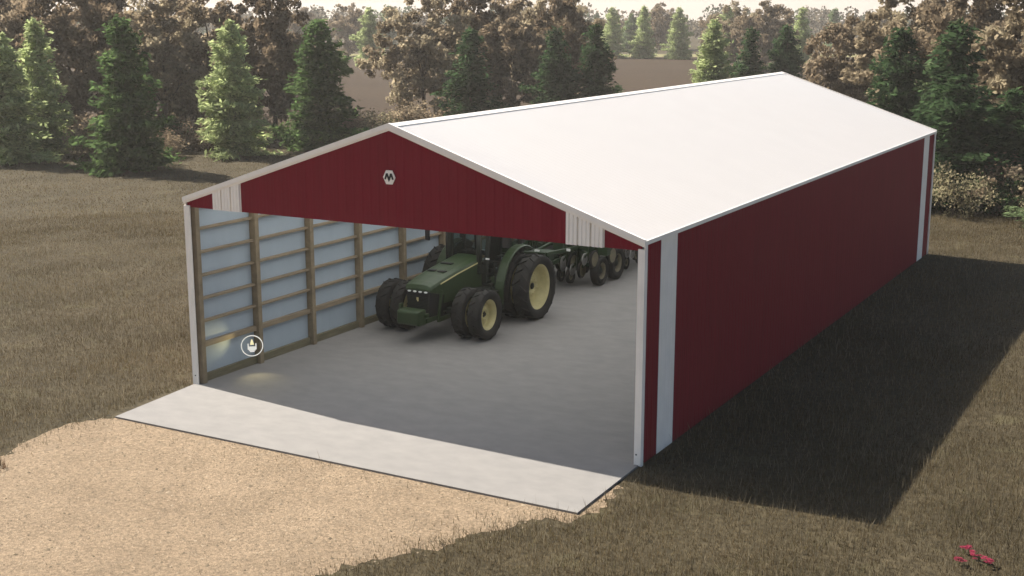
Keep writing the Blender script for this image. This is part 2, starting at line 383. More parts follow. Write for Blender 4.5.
# chassis: front frame, engine block, transmission, axles
mb = MB()
mb.box(-.30,.30,-3.55,-1.2,.55,.92); mb.box(-.36,.36,-3.0,-1.0,.9,1.25)
mb.box(-.34,.34,-1.3,.55,.5,1.2); mb.box(-.42,.42,-.35,.6,.62,1.3)
mb.tube([(-1.46,0,1.03),(1.46,0,1.03)], .105, 14); mb.tube([(-.75,0,1.03),(.75,0,1.03)], .2, 16)
mb.bar((-1.55,FY,.72),(1.55,FY,.72),.2,.17); mb.tube([(-1.50,FY,.72),(1.50,FY,.72)], .085, 12); mb.tube([(-.35,FY,.72),(.35,FY,.72)], .17, 14)
for sg in (-1,1):
    mb.bar((sg*.62,FY,.56),(sg*.62,FY,.98),.16,.16); mb.tube([(sg*.2,FY-.16,.72),(sg*.78,FY-.2,.74)], .03, 8)
mb.build('chassis', M['chassis'], tr_, bevel=.015)
# hood
def hood_ring(y, w, z0, zs, zt, nw=1.0):
    h = w/2; return [(-h,y,z0),(h,y,z0),(h,y,zs),(h*.93,y,zs+(zt-zs)*.55),(h*.66,y,zt-.012),(h*.3,y,zt),(-h*.3,y,zt),(-h*.66,y,zt-.012),(-h*.93,y,zs+(zt-zs)*.55),(-h,y,zs)]
mb = MB()
mb.loft([hood_ring(-3.98,.74,1.46,1.47,1.52), hood_ring(-3.93,.86,1.43,1.52,1.63), hood_ring(-3.75,.93,1.38,1.56,1.69), hood_ring(-3.3,.96,1.27,1.64,1.79), hood_ring(-2.6,.98,1.14,1.75,1.89), hood_ring(-1.9,.99,1.08,1.83,1.98), hood_ring(-1.25,1.0,1.08,1.90,2.07)])
hood = mb.build('hood', M['green'], tr_, bevel=.012)
mb = MB()
for xa, xb, yy, zz in ((-.28,-.04,-2.95,1.853),(.06,.30,-2.95,1.853),(-.28,.10,-2.25,1.945)):
    mb = MB(); mb.bar((xa,yy,zz),(xb,yy,zz),.15,.03); mb.build('vent', M['grille'], hood)
for sg in (-1,1):
    mb = MB(); mb.bar((sg*.478,-3.5,1.605),(sg*.492,-2.6,1.745),.012,.035); mb.bar((sg*.492,-2.6,1.745),(sg*.503,-1.3,1.895),.012,.035)
    mb.build('side_stripe', M['yellow'], hood)
# nose with grille, lamps, emblem
mb = MB(); mb.loft([[(-.36,-3.93,.70),(.36,-3.93,.70),(.40,-3.95,1.46),(-.40,-3.95,1.46)],[(-.44,-3.45,.70),(.44,-3.45,.70),(.455,-3.5,1.44),(-.455,-3.5,1.44)],[(-.46,-3.0,.95),(.46,-3.0,.95),(.475,-3.0,1.40),(-.475,-3.0,1.40)]])
gr = mb.build('grille', M['grille'], tr_, bevel=.02)
mb = MB()
for k in range(13): mb.box(-.36,.36,-3.962,-3.945,.76+k*.042,.775+k*.042)
mb.build('mesh_bars', M['chassis'], gr)
for k in (-1.5,-.5,.5,1.5):
    mb = MB(); mb.lathe([(0,.035),(.03,.038),(.036,.0)], 12); mb.v = [(k*.185+y*1.5,-3.955-x,1.425+z*.72) for x,y,z in mb.v]; mb.build('headlight', M['lens'], tr_)
mb = MB(); mb.box(-.03,.03,-3.985,-3.965,1.19,1.26); mb.box(-.012,.03,-3.984,-3.966,1.15,1.185); mb.build('emblem', M['yellow'], gr)
for sg in (-1,1):
    mb = MB(); mb.bar((sg*.47,-3.62,.62),(sg*.475,-3.45,1.42),.05,.10); mb.bar((sg*.47,-3.66,.58),(sg*.47,-2.2,.60),.07,.12)
    mb.build('side_rail', M['green'], tr_, bevel=.01)
    mb = MB(); mb.loft([[(sg*.485,-3.35,1.02),(sg*.485,-1.28,.98),(sg*.497,-1.28,1.10),(sg*.487,-3.3,1.30)],[(sg*.44,-3.35,1.02),(sg*.44,-1.28,.98),(sg*.44,-1.28,1.10),(sg*.44,-3.3,1.30)]]); mb.build('side_panel', M['green'], hood)
# front weight bracket
mb = MB()
rings = []
for (y, z0, z1, h) in ((-4.50,.62,.92,.35),(-4.45,.55,.97,.37),(-4.10,.53,.98,.37)): rings.append([(-h,y,z0),(h,y,z0),(h,y,z1),(-h,y,z1)])
mb.loft(rings); mb.box(-.40,.40,-4.12,-3.5,.56,.70); fw = mb.build('front_weight', M['green'], tr_, bevel=.03)
for b_ in ((-.43,-.36,-4.30,-4.15,.88,1.10),(.36,.44,-4.2,-4.05,.76,.86)):
    mb = MB(); mb.box(*b_); mb.build('tow_pin', M['green'], fw, bevel=.008)
# cab
mb = MB(); y0, y1, hw, zb, zt = -1.22, .62, .82, 1.22, 2.98
for sg in (-1,1):
    mb.bar((sg*.60,y0,zb),(sg*.66,y0+.14,zt),.11,.11); mb.bar((sg*hw,y1-.72,zb+.2),(sg*hw*.98,y1-.72,zt),.08,.10); mb.bar((sg*hw*.96,y1,zb+.5),(sg*hw*.93,y1-.12,zt),.10,.10)
    mb.bar((sg*.62,y0,zb+.02),(sg*hw,y1-.72,zb+.02),.08,.12)
    mb.bar((sg*hw,y1-.72,zb+.25),(sg*hw,y1,zb+.55),.08,.12)
mb.bar((-.6,y0,zb+.25),(.6,y0,zb+.25),.08,.6); mb.bar((-hw,y1,1.75),(hw,y1,1.75),.08,.14); mb.box(-.78,.78,y0,y1,1.12,1.22)
cab = mb.build('cab', M['chassis'], tr_, bevel=.012)
mb = MB()
mb.add([(-.58,y0+.02,1.75),(.58,y0+.02,1.75),(.62,y0+.13,zt),(-.62,y0+.13,zt)], [(0,1,2,3)])
for sg in (-1,1):
    mb.add([(sg*.62,y0+.06,1.26),(sg*hw,y1-.74,1.3),(sg*hw*.97,y1-.74,zt),(sg*.66,y0+.16,zt)], [(0,1,2,3)])
    mb.add([(sg*hw,y1-.68,1.55),(sg*hw*.97,y1-.03,1.85),(sg*hw*.94,y1-.14,zt),(sg*hw*.97,y1-.68,zt)], [(0,1,2,3)])
mb.add([(-.74,y1,1.85),(.74,y1,1.85),(.74,y1-.1,zt),(-.74,y1-.1,zt)], [(0,1,2,3)])
mb.build('glass', M['glass'], cab, recalc=False)
mb = MB()
for (z, g) in ((zt,.0),): mb.loft([[(-.84,y0-.05,zt),(.84,y0-.05,zt),(.84,y1+.05,zt),(-.84,y1+.05,zt)],[(-.9,y0-.12,zt+.1),(.9,y0-.12,zt+.1),(.9,y1+.1,zt+.1),(-.9,y1+.1,zt+.1)],[(-.78,y0+.1,zt+.24),(.78,y0+.1,zt+.24),(.78,y1-.1,zt+.24),(-.78,y1-.1,zt+.24)]])
mb.build('cab_roof', M['green'], tr_, bevel=.03)
mb = MB(); mb.box(-.27,.27,-.2,.3,1.45,1.62); mb.bar((0,.30,1.58),(0,.42,2.35),.5,.14); mb.box(-.2,.2,.36,.5,2.32,2.55); mb.box(-.15,.15,-.15,.2,1.2,1.45)
for sg in (-1,1): mb.box(sg*.34-.05,sg*.34+.05,-.1,.3,1.78,1.84)
mb.build('seat', M['black'], cab, bevel=.03)
mb = MB(); mb.bar((0,-.78,1.25),(0,-.55,1.95),.16,.12)
cc = Vector((0,-.53,2.02)); tilt = Matrix.Rotation(R(-28),3,'X'); mb.tube([cc+tilt@Vector((.2*math.cos(a),.2*math.sin(a),0)) for a in [2*PI*k/18 for k in range(19)]], .016, 6); mb.bar(cc-Vector((.19,0,0)),cc+Vector((.19,0,0)),.03,.015)
mb.build('steering_wheel', M['black'], cab)
# exhaust stack, air stack
mb = MB(); mb.tube([(-.50,-1.42,1.55),(-.50,-1.42,1.98),(-.50,-1.42,2.02),(-.50,-1.42,2.85),(-.50,-1.38,3.2)], [.055,.055,.085,.085,.05], 14); mb.build('exhaust', M['chassis'], tr_)
mb = MB(); mb.tube([(.50,-1.42,1.6),(.50,-1.42,2.9)], [.07,.07], 14); mb.box(.38,.60,-1.5,-1.3,1.55,1.8); mb.build('air_intake', M['chassis'], tr_)
mb = MB(); mb.tube([(-.80,-1.10,1.75),(-.80,-1.10,2.9)], .05, 10); mb.build('grab_rail', M['black'], tr_)
for sg in (-1,1):
    mb = MB(); mb.tube([(sg*.68,y0+.1,2.75),(sg*1.05,y0-.05,2.80),(sg*1.36,y0-.1,2.72)], .018, 8); mb.loft([[(sg*1.28,y0-.16,2.38),(sg*1.46,y0-.10,2.38),(sg*1.46,y0-.10,2.74),(sg*1.28,y0-.16,2.74)],[(sg*1.28,y0-.09,2.38),(sg*1.46,y0-.04,2.38),(sg*1.46,y0-.04,2.74),(sg*1.28,y0-.09,2.74)]])
    mb.build('mirror', M['black'], tr_, bevel=.01)
# fenders over the rear wheels
for sg in (-1,1):
    mb = MB(); rings = []
    for k in range(15):
        a = R(58+k*(196-58)/14); rr_ = 1.17 + (.10 if k > 10 else 0)*((k-10)/4)
        yy, zz = rr_*math.cos(a), 1.03+rr_*math.sin(a); yo, zo = (rr_+.045)*math.cos(a), 1.03+(rr_+.045)*math.sin(a)
        xi, xo = sg*.96, sg*1.24
        rings.append([(xi,yy,zz),(xo,yy,zz),(xo,yo,zo-.03),(xo-sg*.04,yo,zo),(xi,yo,zo)])
    mb.loft(rings); mb.build('fender', M['green'], tr_, bevel=.008)
    mb = MB(); fan = [(1.16*math.cos(R(58+10*k)), 1.03+1.16*math.sin(R(58+10*k))) for k in range(14)]
    mb.loft([[(sg*.955,y,z) for y,z in fan],[(sg*.90,y,z) for y,z in fan]]); mb.build('fender_liner', M['chassis'], tr_)
    mb = MB(); mb.bar((sg*1.05,.12,2.33),(sg*1.05,.30,2.33),.12,.14); mb.build('fender_lamp', M['chassis'], tr_)
# fuel tank, steps, green guard on the near side
for sg in (1,-1):
    mb = MB(); mb.loft([[(sg*.38,y,.55),(sg*.86,y,.62),(sg*.90,y,.8),(sg*.88,y,1.12),(sg*.38,y,1.16)] for y in (-1.75,-1.70,-.95)]); mb.build('fuel_tank', M['chassis'], tr_, bevel=.03)
mb = MB()
for k, z in enumerate((.48,.76,1.04)): mb.box(.90,1.22-.06*k,-1.58,-1.18,z,z+.035)
mb.bar((1.2,-1.6,.46),(1.02,-1.6,1.3),.03,.05); mb.bar((1.2,-1.17,.46),(1.02,-1.17,1.3),.03,.05); mb.bar((.95,-1.18,1.1),(.88,-1.2,1.9),.03,.03)
mb.build('steps', M['chassis'], tr_)
mb = MB(); mb.box(.60,1.02,-1.02,-.55,1.02,1.38); mb.build('tool_box', M['green'], tr_, bevel=.03)
mb = MB(); mb.box(.66,.78,-1.30,-1.27,1.96,2.01); mb.build('marker_plate', M['lens'], tr_)
for sg in (-1,1):
    mb = MB(); mb.bar((sg*.35,.55,.6),(sg*.42,1.45,.55),.06,.09); mb.bar((sg*.35,.5,1.3),(sg*.42,1.3,1.25),.06,.08); mb.bar((sg*.42,1.3,1.25),(sg*.42,1.4,.58),.03,.04); mb.build('lift_arm', M['chassis'], tr_)

# ------------------------------------------------------------------ planter behind the tractor
PX, PY = 2.4, 12.0
pl_ = tag(empty('planter', (PX,PY,0)), 'green folded row crop planter with tan discs hitched behind the tractor', 'planter')
def P_(x,y,z): return (x-PX,y-PY,z)
mb = MB()
mb.bar(P_(2.42,11.9,.72),P_(2.42,15.2,.95),.2,.22); mb.bar(P_(2.0,14.6,1.0),P_(2.42,12.6,.8),.1,.14); mb.bar(P_(2.84,14.6,1.0),P_(2.42,12.6,.8),.1,.14)
mb.bar(P_(2.42,12.2,1.3),P_(2.42,15.1,1.55),.09,.09); mb.bar(P_(1.2,12.8,1.42),P_(3.2,12.8,1.5),.12,.14); mb.bar(P_(3.2,12.8,1.5),P_(3.2,15.2,1.35),.1,.12); mb.bar(P_(1.2,12.8,1.42),P_(1.2,15.2,1.35),.1,.12)
mb.build('tongue', M['dgreen'], pl_, bevel=.01)
mb = MB(); mb.bar(P_(-.2,17.6,1.32),P_(4.2,17.6,1.32),.16,.16); mb.bar(P_(-.2,20.9,1.15),P_(4.9,20.9,1.15),.24,.24); mb.bar(P_(2.42,15.1,1.0),P_(2.42,21,1.0),.2,.24)
mb.bar(P_(2.35,14.9,1.42),P_(2.35,21.2,1.42),.16,.16); mb.bar(P_(1.0,14.7,1.34),P_(1.0,21.2,1.34),.2,.2); mb.bar(P_(3.05,15.1,1.62),P_(3.05,20.9,1.62),.12,.12)
for k in range(7):
    x = 1.3+.32*k; y = 15.3+.35*(k%3)
    mb.bar(P_(x,y,1.45),P_(x+.05,y+.1,.62),.09,.12); mb.bar(P_(x-.2,y+.05,.85),P_(x+.3,y+.15,.72),.12,.14)
mb.bar(P_(1.0,15.3,1.05),P_(3.3,15.45,1.05),.12,.14)
mb.build('toolbar', M['dgreen'], pl_, bevel=.012)
random.seed(5)
def disc(mb, c, r, w, mi, n=26): mb.lathe([(-w/2,0),(-w/2,r*.9),(-w/2*.6,r),(w/2*.6,r),(w/2,r*.9),(w/2*.2,r*.6),(w/2*.2,0)], n, mi, c)
# transport wheels
def pwheel(x,y,z,r,w,rim,nm='transport_wheel'):
    e = empty(nm, P_(x,y,z), pl_)
    mb = MB(); h = w/2; mb.lathe([(-h*.7,rim),(-h,rim+.05),(-h,r*.86),(-h*.75,r*.985),(0,r),(h*.75,r*.985),(h,r*.86),(h,rim+.05),(h*.7,rim)], 36); mb.build('tyre', M['tyre'], e)
    mb = MB(); mb.lathe([(-h*.7,rim),(h*.7,rim),(h*.74,rim-.02),(h*.3,rim-.05),(h*-.2,rim*.80)], 30); mb.build('rim', M['tan'], e)
    mb = MB(); mb.lathe([(h*-.2,rim*.81),(h*-.15,rim*.5),(h*.2,rim*.4),(h*.5,rim*.3),(h*.5,0)], 24); mb.build('hub', M['chassis'], e); return e
tw = [pwheel(3.72,15.75,.50,.50,.30,.29), pwheel(3.74,16.95,.58,.58,.34,.33)]
mb = MB()
for (x,y,z) in ((3.72,15.75,.5),(3.74,16.95,.58)):
    mb.bar(P_(3.05,y+.3,1.3),P_(x-.28,y,z),.10,.16); mb.tube([P_(x-.36,y,z),P_(x,y,z)], .05, 8); mb.bar(P_(3.05,y-.5,1.3),P_(x-.3,y-.05,z+.15),.06,.08)
mb.bar(P_(3.05,15.6,1.5),P_(3.2,15.7,.7),.1,.12)
mb.build('axle', M['dgreen'], pl_, bevel=.01)
# row units with gauge wheel, opener disc, closing wheel
def unit(x, y, z):
    e = empty('row_unit', P_(x,y,z), pl_)
    mb = MB(); mb.bar((-.35,0,.42),(.02,0,.36),.16,.16); mb.bar((-.3,.0,.25),(.0,0,.18),.07,.07); mb.box(-.06,.06,-.16,.22,-.02,.46); mb.bar((0,.2,.2),(0,.62,.02),.08,.1); mb.bar((0,-.16,.25),(0,-.42,.12),.07,.08)
    mb.tube([(0,.05,.46),(0,.05,.62),(0,.05,.64),(0,.05,.98)], [.08,.1,.2,.2], 12); mb.build('shank', M['dgreen'], e, bevel=.008)
    mb = MB(); disc(mb, (.13,.06,0), .30, .11, 0); mb.build('gauge_wheel', M['tyre'], e)
    mb = MB(); mb.lathe([(.189,.25),(.196,.2),(.17,.13),(.185,.07),(.19,0)], 24, 0, (0,.06,0)); mb.build('gauge_disc', M['tan'], e)
    mb = MB(); disc(mb, (.02,-.40,.06), .21, .03, 0); mb.build('coulter', M['steel'], e)
    mb = MB(); disc(mb, (.05,.62,-.06), .17, .06, 0); mb.build('press_wheel', M['tyre'], e)
    return e
u0 = unit(2.62, 16.28, .80)
def uc(x,y,z,mir=False):
    c = copy_tree(u0, pl_); c.location = P_(x,y,z)
    if mir: c.rotation_euler = (0,0,PI)
for i in range(1,7): uc(2.62+.005*i, 16.28+.80*i, .80)
for x,y,z in ((2.62,15.55,.62),(3.08,15.35,.56),(2.05,15.85,.66),(1.45,16.2,.70),(3.35,16.2,.72),(3.45,17.7,.66),(3.5,18.9,.62),(3.3,19.8,.62),(1.2,15.3,.78),(2.35,15.15,.80),(2.9,15.0,.85),(3.75,16.3,.95),(3.6,15.2,.98),(1.75,16.6,.8),(4.1,18.0,.8),(4.3,19.2,.8)): uc(x,y,z)
for i in range(7): uc(.82, 15.9+.762*i, .78, True)
# front folded units and lower small wheels seen beside the tractor
for (x,y,z,r) in ((1.75,15.9,.42,.20),(2.32,15.6,.26,.24),(2.75,15.55,.24,.22),(3.45,18.5,.30,.26),(3.5,19.6,.32,.26),(3.0,14.95,.40,.26)):
    e = pwheel(x,y,z,r,.13,r*.55,'press_wheel')
    mb = MB(); mb.bar((-.05,0,0),(-.08,.25,.9-z+.2),.06,.09); mb.bar((-.1,0,.0),(.0,0,0),.05,.05); mb.build('arm', M['dgreen'], e)
# hoses and boxes on the tongue
mb = MB()
for k in range(5):
    x = 2.2+.1*k; mb.tube([P_(x,11.4,1.25),P_(x+.05,12.2,1.05+.04*k),P_(x-.1,13.5,1.35),P_(x,14.9,1.4)], .02, 6)
mb.build('hose', M['black'], pl_)
mb = MB()
for (x,y,z,a,b,c) in ((2.9,13.3,1.35,.5,.45,.35),(1.6,13.6,1.4,.45,.5,.35),(2.9,14.4,1.5,.4,.3,.3),(4.2,15.1,1.35,.35,.3,.3),(3.5,20.4,1.0,.5,.4,.5)):
    mb = MB(); mb.box(x-PX-a/2,x-PX+a/2,y-PY-b/2,y-PY+b/2,z-c/2,z+c/2); mb.build('equipment_box', M['dgreen'], pl_, bevel=.02)
for (x,y,z) in ((2.75,13.05,1.52),(3.3,14.2,1.42),(1.5,13.3,1.6),(2.3,14.55,1.3)):
    mb = MB(); mb.box(x-PX-.08,x-PX+.08,y-PY-.02,y-PY+.02,z-.03,z+.05); mb.build('decal_plate', M['lens'], pl_)

# ------------------------------------------------------------------ ring sign near the post: game interface marker built as an object
sgn = tag(empty('ring_icon', (.32,1.80,.60)), 'round white ring sign built from a game marker, with small lamp symbol, low by the shed post', 'icon')
sgn.rotation_euler = (0,0,R(41))
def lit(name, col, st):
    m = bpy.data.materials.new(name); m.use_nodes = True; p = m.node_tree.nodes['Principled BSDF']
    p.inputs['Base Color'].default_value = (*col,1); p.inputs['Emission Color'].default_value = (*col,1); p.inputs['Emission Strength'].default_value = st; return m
M['icon'] = lit('icon_white', (.85,.82,.74), .22); M['iconglow'] = lit('icon_glow', (.9,.8,.45), .3)  # glow of the game marker, given to its ring and symbol
mb = MB(); rings = []
n = 40; mb.tube([(.275*math.cos(2*PI*k/n),0,.275*math.sin(2*PI*k/n)) for k in range(n+1)], .013, 8, cap=False); mb.build('ring', M['icon'], sgn)
mb = MB(); mb.box(-.085,.085,-.012,.012,-.13,-.02); mb.box(-.115,-.085,-.012,.012,-.10,.06); mb.box(.085,.115,-.012,.012,-.10,.06); mb.box(-.06,.06,-.012,.012,-.165,-.14)
mb.build('symbol_base', M['icon'], sgn)
mb = MB(); mb.loft([[(-.05,-.012,.03),(.05,-.012,.03),(.05,.012,.03),(-.05,.012,.03)],[(-.035,-.012,.10),(.035,-.012,.10),(.035,.012,.10),(-.035,.012,.10)],[(-.012,-.012,.175),(.012,-.012,.175),(.012,.012,.175),(-.012,.012,.175)]]); mb.build('symbol_lamp', M['iconglow'], sgn)
mb = MB(); mb.tube([(0,.02,-.27),(0,.10,-.27)], .012, 6); mb.tube([(0,.0,.27),(0,.10,.27)], .012, 6); mb.build('bracket', M['steel'], sgn)
def spot(name, loc, tgt, e, ang, blend=.9):
    l = bpy.data.lights.new(name, 'SPOT'); l.energy = e; l.color = (1,.86,.42); l.spot_size = R(ang); l.spot_blend = blend; l.shadow_soft_size = .05
    o = bpy.data.objects.new(name, l); COL.objects.link(o); o.parent = sgn
    Mi = Matrix.Translation(sgn.location) @ Matrix.Rotation(R(41),4,'Z')
    d = (Vector(tgt)-Vector(loc)); 
    wm = Matrix.Translation(Vector(loc)) @ d.to_track_quat('-Z','Y').to_matrix().to_4x4()
    o.matrix_local = Mi.inverted() @ wm
spot('icon_spot', (.62,1.55,.72), (.05,.72,.95), 9.0, 74, 1.0)  # spots at the marker, no fixture, for the warm wall and floor pools
spot('icon_spot', (.55,1.60,.72), (1.25,1.02,0), 13.0, 84, 1.0)

# ------------------------------------------------------------------ foliage builders (numpy)
def quads_object(name, C, U, V, colr, mats, trunk=None, parent=None, tri=False):
    """leaf cards: centres C, half axes U and V, one colour each"""
    n = len(C)
    if tri: vs = np.stack([C-U, C+U, C+V], 1).reshape(-1,3); k = 3
    else: vs = np.stack([C-U-V*.35, C+V*-.9, C+U-V*.2, C+V], 1).reshape(-1,3); k = 4
    me = bpy.data.meshes.new(name); me.vertices.add(n*k); me.vertices.foreach_set('co', vs.astype(np.float32).ravel())
    me.loops.add(n*k); me.loops.foreach_set('vertex_index', np.arange(n*k, dtype=np.int32))
    me.polygons.add(n); me.polygons.foreach_set('loop_start', np.arange(0,n*k,k,dtype=np.int32)); me.polygons.foreach_set('loop_total', np.full(n,k,dtype=np.int32))
    at = me.color_attributes.new('leaf', 'FLOAT_COLOR', 'CORNER')
    cc = np.ones((n*k,4),np.float32); cc[:,:3] = np.repeat(colr, k, 0); at.data.foreach_set('color', cc.ravel())
    for m in mats: me.materials.append(m)
    me.update(calc_edges=True); me.validate()
    return me
def rv(rng, n):
    v = rng.normal(size=(n,3)); return v/np.linalg.norm(v,axis=1,keepdims=True)
def ortho(rng, d, jitter):
    a = rv(rng, len(d)); u = a - (a*d).sum(1,keepdims=True)*d; return u/np.maximum(np.linalg.norm(u,axis=1,keepdims=True),1e-6)

def conifer(seed, Hh=8.5, Rb=2.7, base=(.05,.10,.04), nb=8, dens=1.0, dark=(.035,.075,.035)):
    rng = np.random.default_rng(seed); C=[];U=[];V=[];K=[]
    z = .35; lev = 0
    while z < Hh*.985:
        f = z/Hh; rad = Rb*(1-f)**.72*(.86+.28*rng.random()) + .16
        nbr = max(4, int(nb*(1-f*.45)*dens)); a0 = rng.random()*6.28
        for b in range(nbr):
            a = a0 + 6.283*b/nbr + rng.normal()*.22; r_ = rad*rng.uniform(.42,1.18)*(1+.22*math.sin(2*a+seed)*math.sin(1.7*z+seed)+.14*math.sin(5*a+2.3*z))
            droop = rng.uniform(.05,.28)*(1-f) - .30*f; bright = rng.uniform(.75,1.3)
            ns = int(12 + r_*46)
            t = rng.random(ns)**.75; w = .12+.38*np.sin(np.minimum(t,1)*PI*.9)*min(1,r_)
            side = rng.normal(size=ns)*w
            cx = np.cos(a)*t*r_ - np.sin(a)*side; cy = np.sin(a)*t*r_ + np.cos(a)*side
            cz = z - droop*r_*t**1.3 + rng.normal(size=ns)*.13 + .18*t**3*r_*.4
            c = np.stack([cx,cy,cz],1)
            d = np.stack([np.cos(a)+rng.normal(size=ns)*.55, np.sin(a)+rng.normal(size=ns)*.55, rng.normal(size=ns)*.42 - .12],1); d /= np.linalg.norm(d,axis=1,keepdims=True)
            nrm = rv(rng,ns)*.75 + np.array([np.cos(a)*.35,np.sin(a)*.35,.75]); u = np.cross(nrm,d); u /= np.maximum(np.linalg.norm(u,axis=1,keepdims=True),1e-6)
            ln = rng.uniform(.11,.26,ns)[:,None]
            C.append(c); V.append(d*ln*1.15); U.append(u*ln*.42)
            mixv = rng.random((ns,1)); col = (np.array(base)*mixv+np.array(dark)*(1-mixv))*bright*rng.uniform(.8,1.2,(ns,1)); K.append(col)
        z += rng.uniform(.26,.42); lev += 1
    ns = 50; C.append(np.stack([rng.normal(size=ns)*.06,rng.normal(size=ns)*.06,Hh-rng.random(ns)*.7],1)); d = rv(rng,ns)*.5+np.array([0,0,.9]); V.append(d*.16); U.append(ortho(rng,d,0)*.05); K.append(np.tile(np.array(base),(ns,1)))
    return map(np.concatenate, (C,U,V,K))
def trunk_mb(Hh, r, seed, limbs=0, spread=2.5):
    random.seed(seed); mb = MB()
    pts_ = [(random.gauss(0,.03*i),random.gauss(0,.03*i),Hh*i/6) for i in range(7)]; pts_[0] = (0,0,-.05)
    mb.tube(pts_, [r*(1.25 if i == 0 else 1-.145*i) for i in range(7)], 8)
    for k in range(limbs):
        i = random.randint(1,4); p0 = Vector(pts_[i]); a = random.uniform(0,6.28); l = spread*random.uniform(.6,1.1)
        p1 = p0+Vector((math.cos(a)*l*.5,math.sin(a)*l*.5,l*.45)); p2 = p0+Vector((math.cos(a)*l,math.sin(a)*l,l*.95+random.uniform(-.3,.4)))
        mb.tube([p0,p1,p2],[r*.45,r*.26,r*.08],6)
        for _ in range(2):
            q = p1.lerp(p2,random.random()); a2 = a+random.uniform(-1.2,1.2); mb.tube([q,q+Vector((math.cos(a2)*l*.45,math.sin(a2)*l*.45,l*.3))],[r*.14,r*.04],5)
    return mb
def broadleaf(seed, Hh=11.5, Rc=3.6, z0=1.6, ncl=95, nl=150, cols=((.15,.11,.075),(.10,.072,.05),(.22,.18,.12)), size=(.09,.19), low=.55):
    rng = np.random.default_rng(seed); C=[];U=[];V=[];K=[]
    cz = (Hh+z0)/2; hz = (Hh-z0)/2; k = 0
    lob = [(rng.uniform(0,6.28), rng.uniform(.25,.8), rng.uniform(-.4,.9)) for _ in range(5)]
    while k < ncl:
        p = rv(rng,1)[0]*rng.random()**(1/2.2)
        a = math.atan2(p[1],p[0]); sc = 1 + .22*math.sin(2*a+seed) + .13*math.sin(5*a+seed*2+p[2]*3)
        q = np.array([p[0]*Rc*sc*(1-.22*max(0,p[2])-(1-low)*max(0,-p[2]-.2)), p[1]*Rc*sc*(1-.22*max(0,p[2])), cz+p[2]*hz])
        r_ = rng.uniform(.45,.95); ns = int(nl*rng.uniform(.5,1.3)*r_/.7)
        d = rv(rng,ns)*(rng.random(ns)**.45)[:,None]*np.array([r_,r_,r_*.72]); c = q+d
        n = rv(rng,ns)*.8+np.array([0,0,.6]); dd = ortho(rng, n/np.linalg.norm(n,axis=1,keepdims=True), 0); u = np.cross(n,dd); u /= np.linalg.norm(u,axis=1,keepdims=True)
        ln = rng.uniform(*size,ns)[:,None]
        C.append(c); V.append(dd*ln); U.append(u*ln*.62)
        w = rng.random(); base = np.array(cols[0])*(1-w)+np.array(cols[1 if rng.random()<.55 else 2])*w
        K.append(base*rng.uniform(.78,1.22,(ns,1))); k += 1
    return map(np.concatenate, (C,U,V,K))
FM = foliage_mat('leaf_conifer', .55); FB = foliage_mat('leaf_brown', .6)
GRC = dict(deep=dict(base=(.058,.098,.040),dark=(.032,.060,.027)), dark=dict(base=(.105,.165,.055),dark=(.060,.102,.038)), mid=dict(base=(.21,.27,.13),dark=(.115,.165,.078)), bright=dict(base=(.44,.49,.23),dark=(.23,.285,.13)))
CON = {}
for nm, kw in GRC.items():
    CON[nm] = []
    for s in range(3):
        c,u,v,k = conifer({'deep':81,'dark':11,'mid':21,'bright':31}[nm]+s, 8.5, (2.75,2.45,3.0)[s], dens=(.95,.85,1.0)[s], **kw)
        CON[nm].append(quads_object('crown', c,u,v,k,[FM]))
CTR = trunk_mb(8.2,.16,1).build('trunk', M['bark']); ctr_me = CTR.data; bpy.data.objects.remove(CTR)
BRC = dict(dark=((.165,.122,.078),(.115,.085,.054),(.23,.178,.118)), mid=((.235,.182,.120),(.165,.126,.082),(.31,.25,.17)), pale=((.30,.245,.162),(.20,.158,.102),(.37,.315,.21)))
BRO = {}
for nm, cl in BRC.items():
    BRO[nm] = []
    for s in range(2):
        c,u,v,k = broadleaf({'dark':41,'mid':51,'pale':61}[nm]+s, 11.5, (4.5,5.0)[s], .3, 150, 140, cl, (.11,.25), .9)
        BRO[nm].append(quads_object('crown', c,u,v,k,[FB]))
BTR = []
for s in range(2):
    o = trunk_mb(8.0,.24,3+s,9,2.4).build('trunk', M['bark']); BTR.append(o.data); bpy.data.objects.remove(o)
SHR = {}
for nm, cl in (('olive',((.30,.27,.16),(.14,.115,.07),(.42,.38,.25))),('brown',BRC['mid']),('green',((.05,.085,.035),(.03,.055,.025),(.09,.13,.05)))):
    c,u,v,k = broadleaf({'olive':74,'brown':71,'green':72}[nm], 2.4, (2.3 if nm == 'olive' else 1.8), .02, (34 if nm == 'olive' else 42), (60 if nm == 'olive' else 110), cl, (.05,.12), 1.0); SHR[nm] = quads_object('foliage', c,u,v,k,[FB])
o = trunk_mb(1.7,.05,9,8,.9).build('stem', M['bark']); SST = o.data; bpy.data.objects.remove(o)

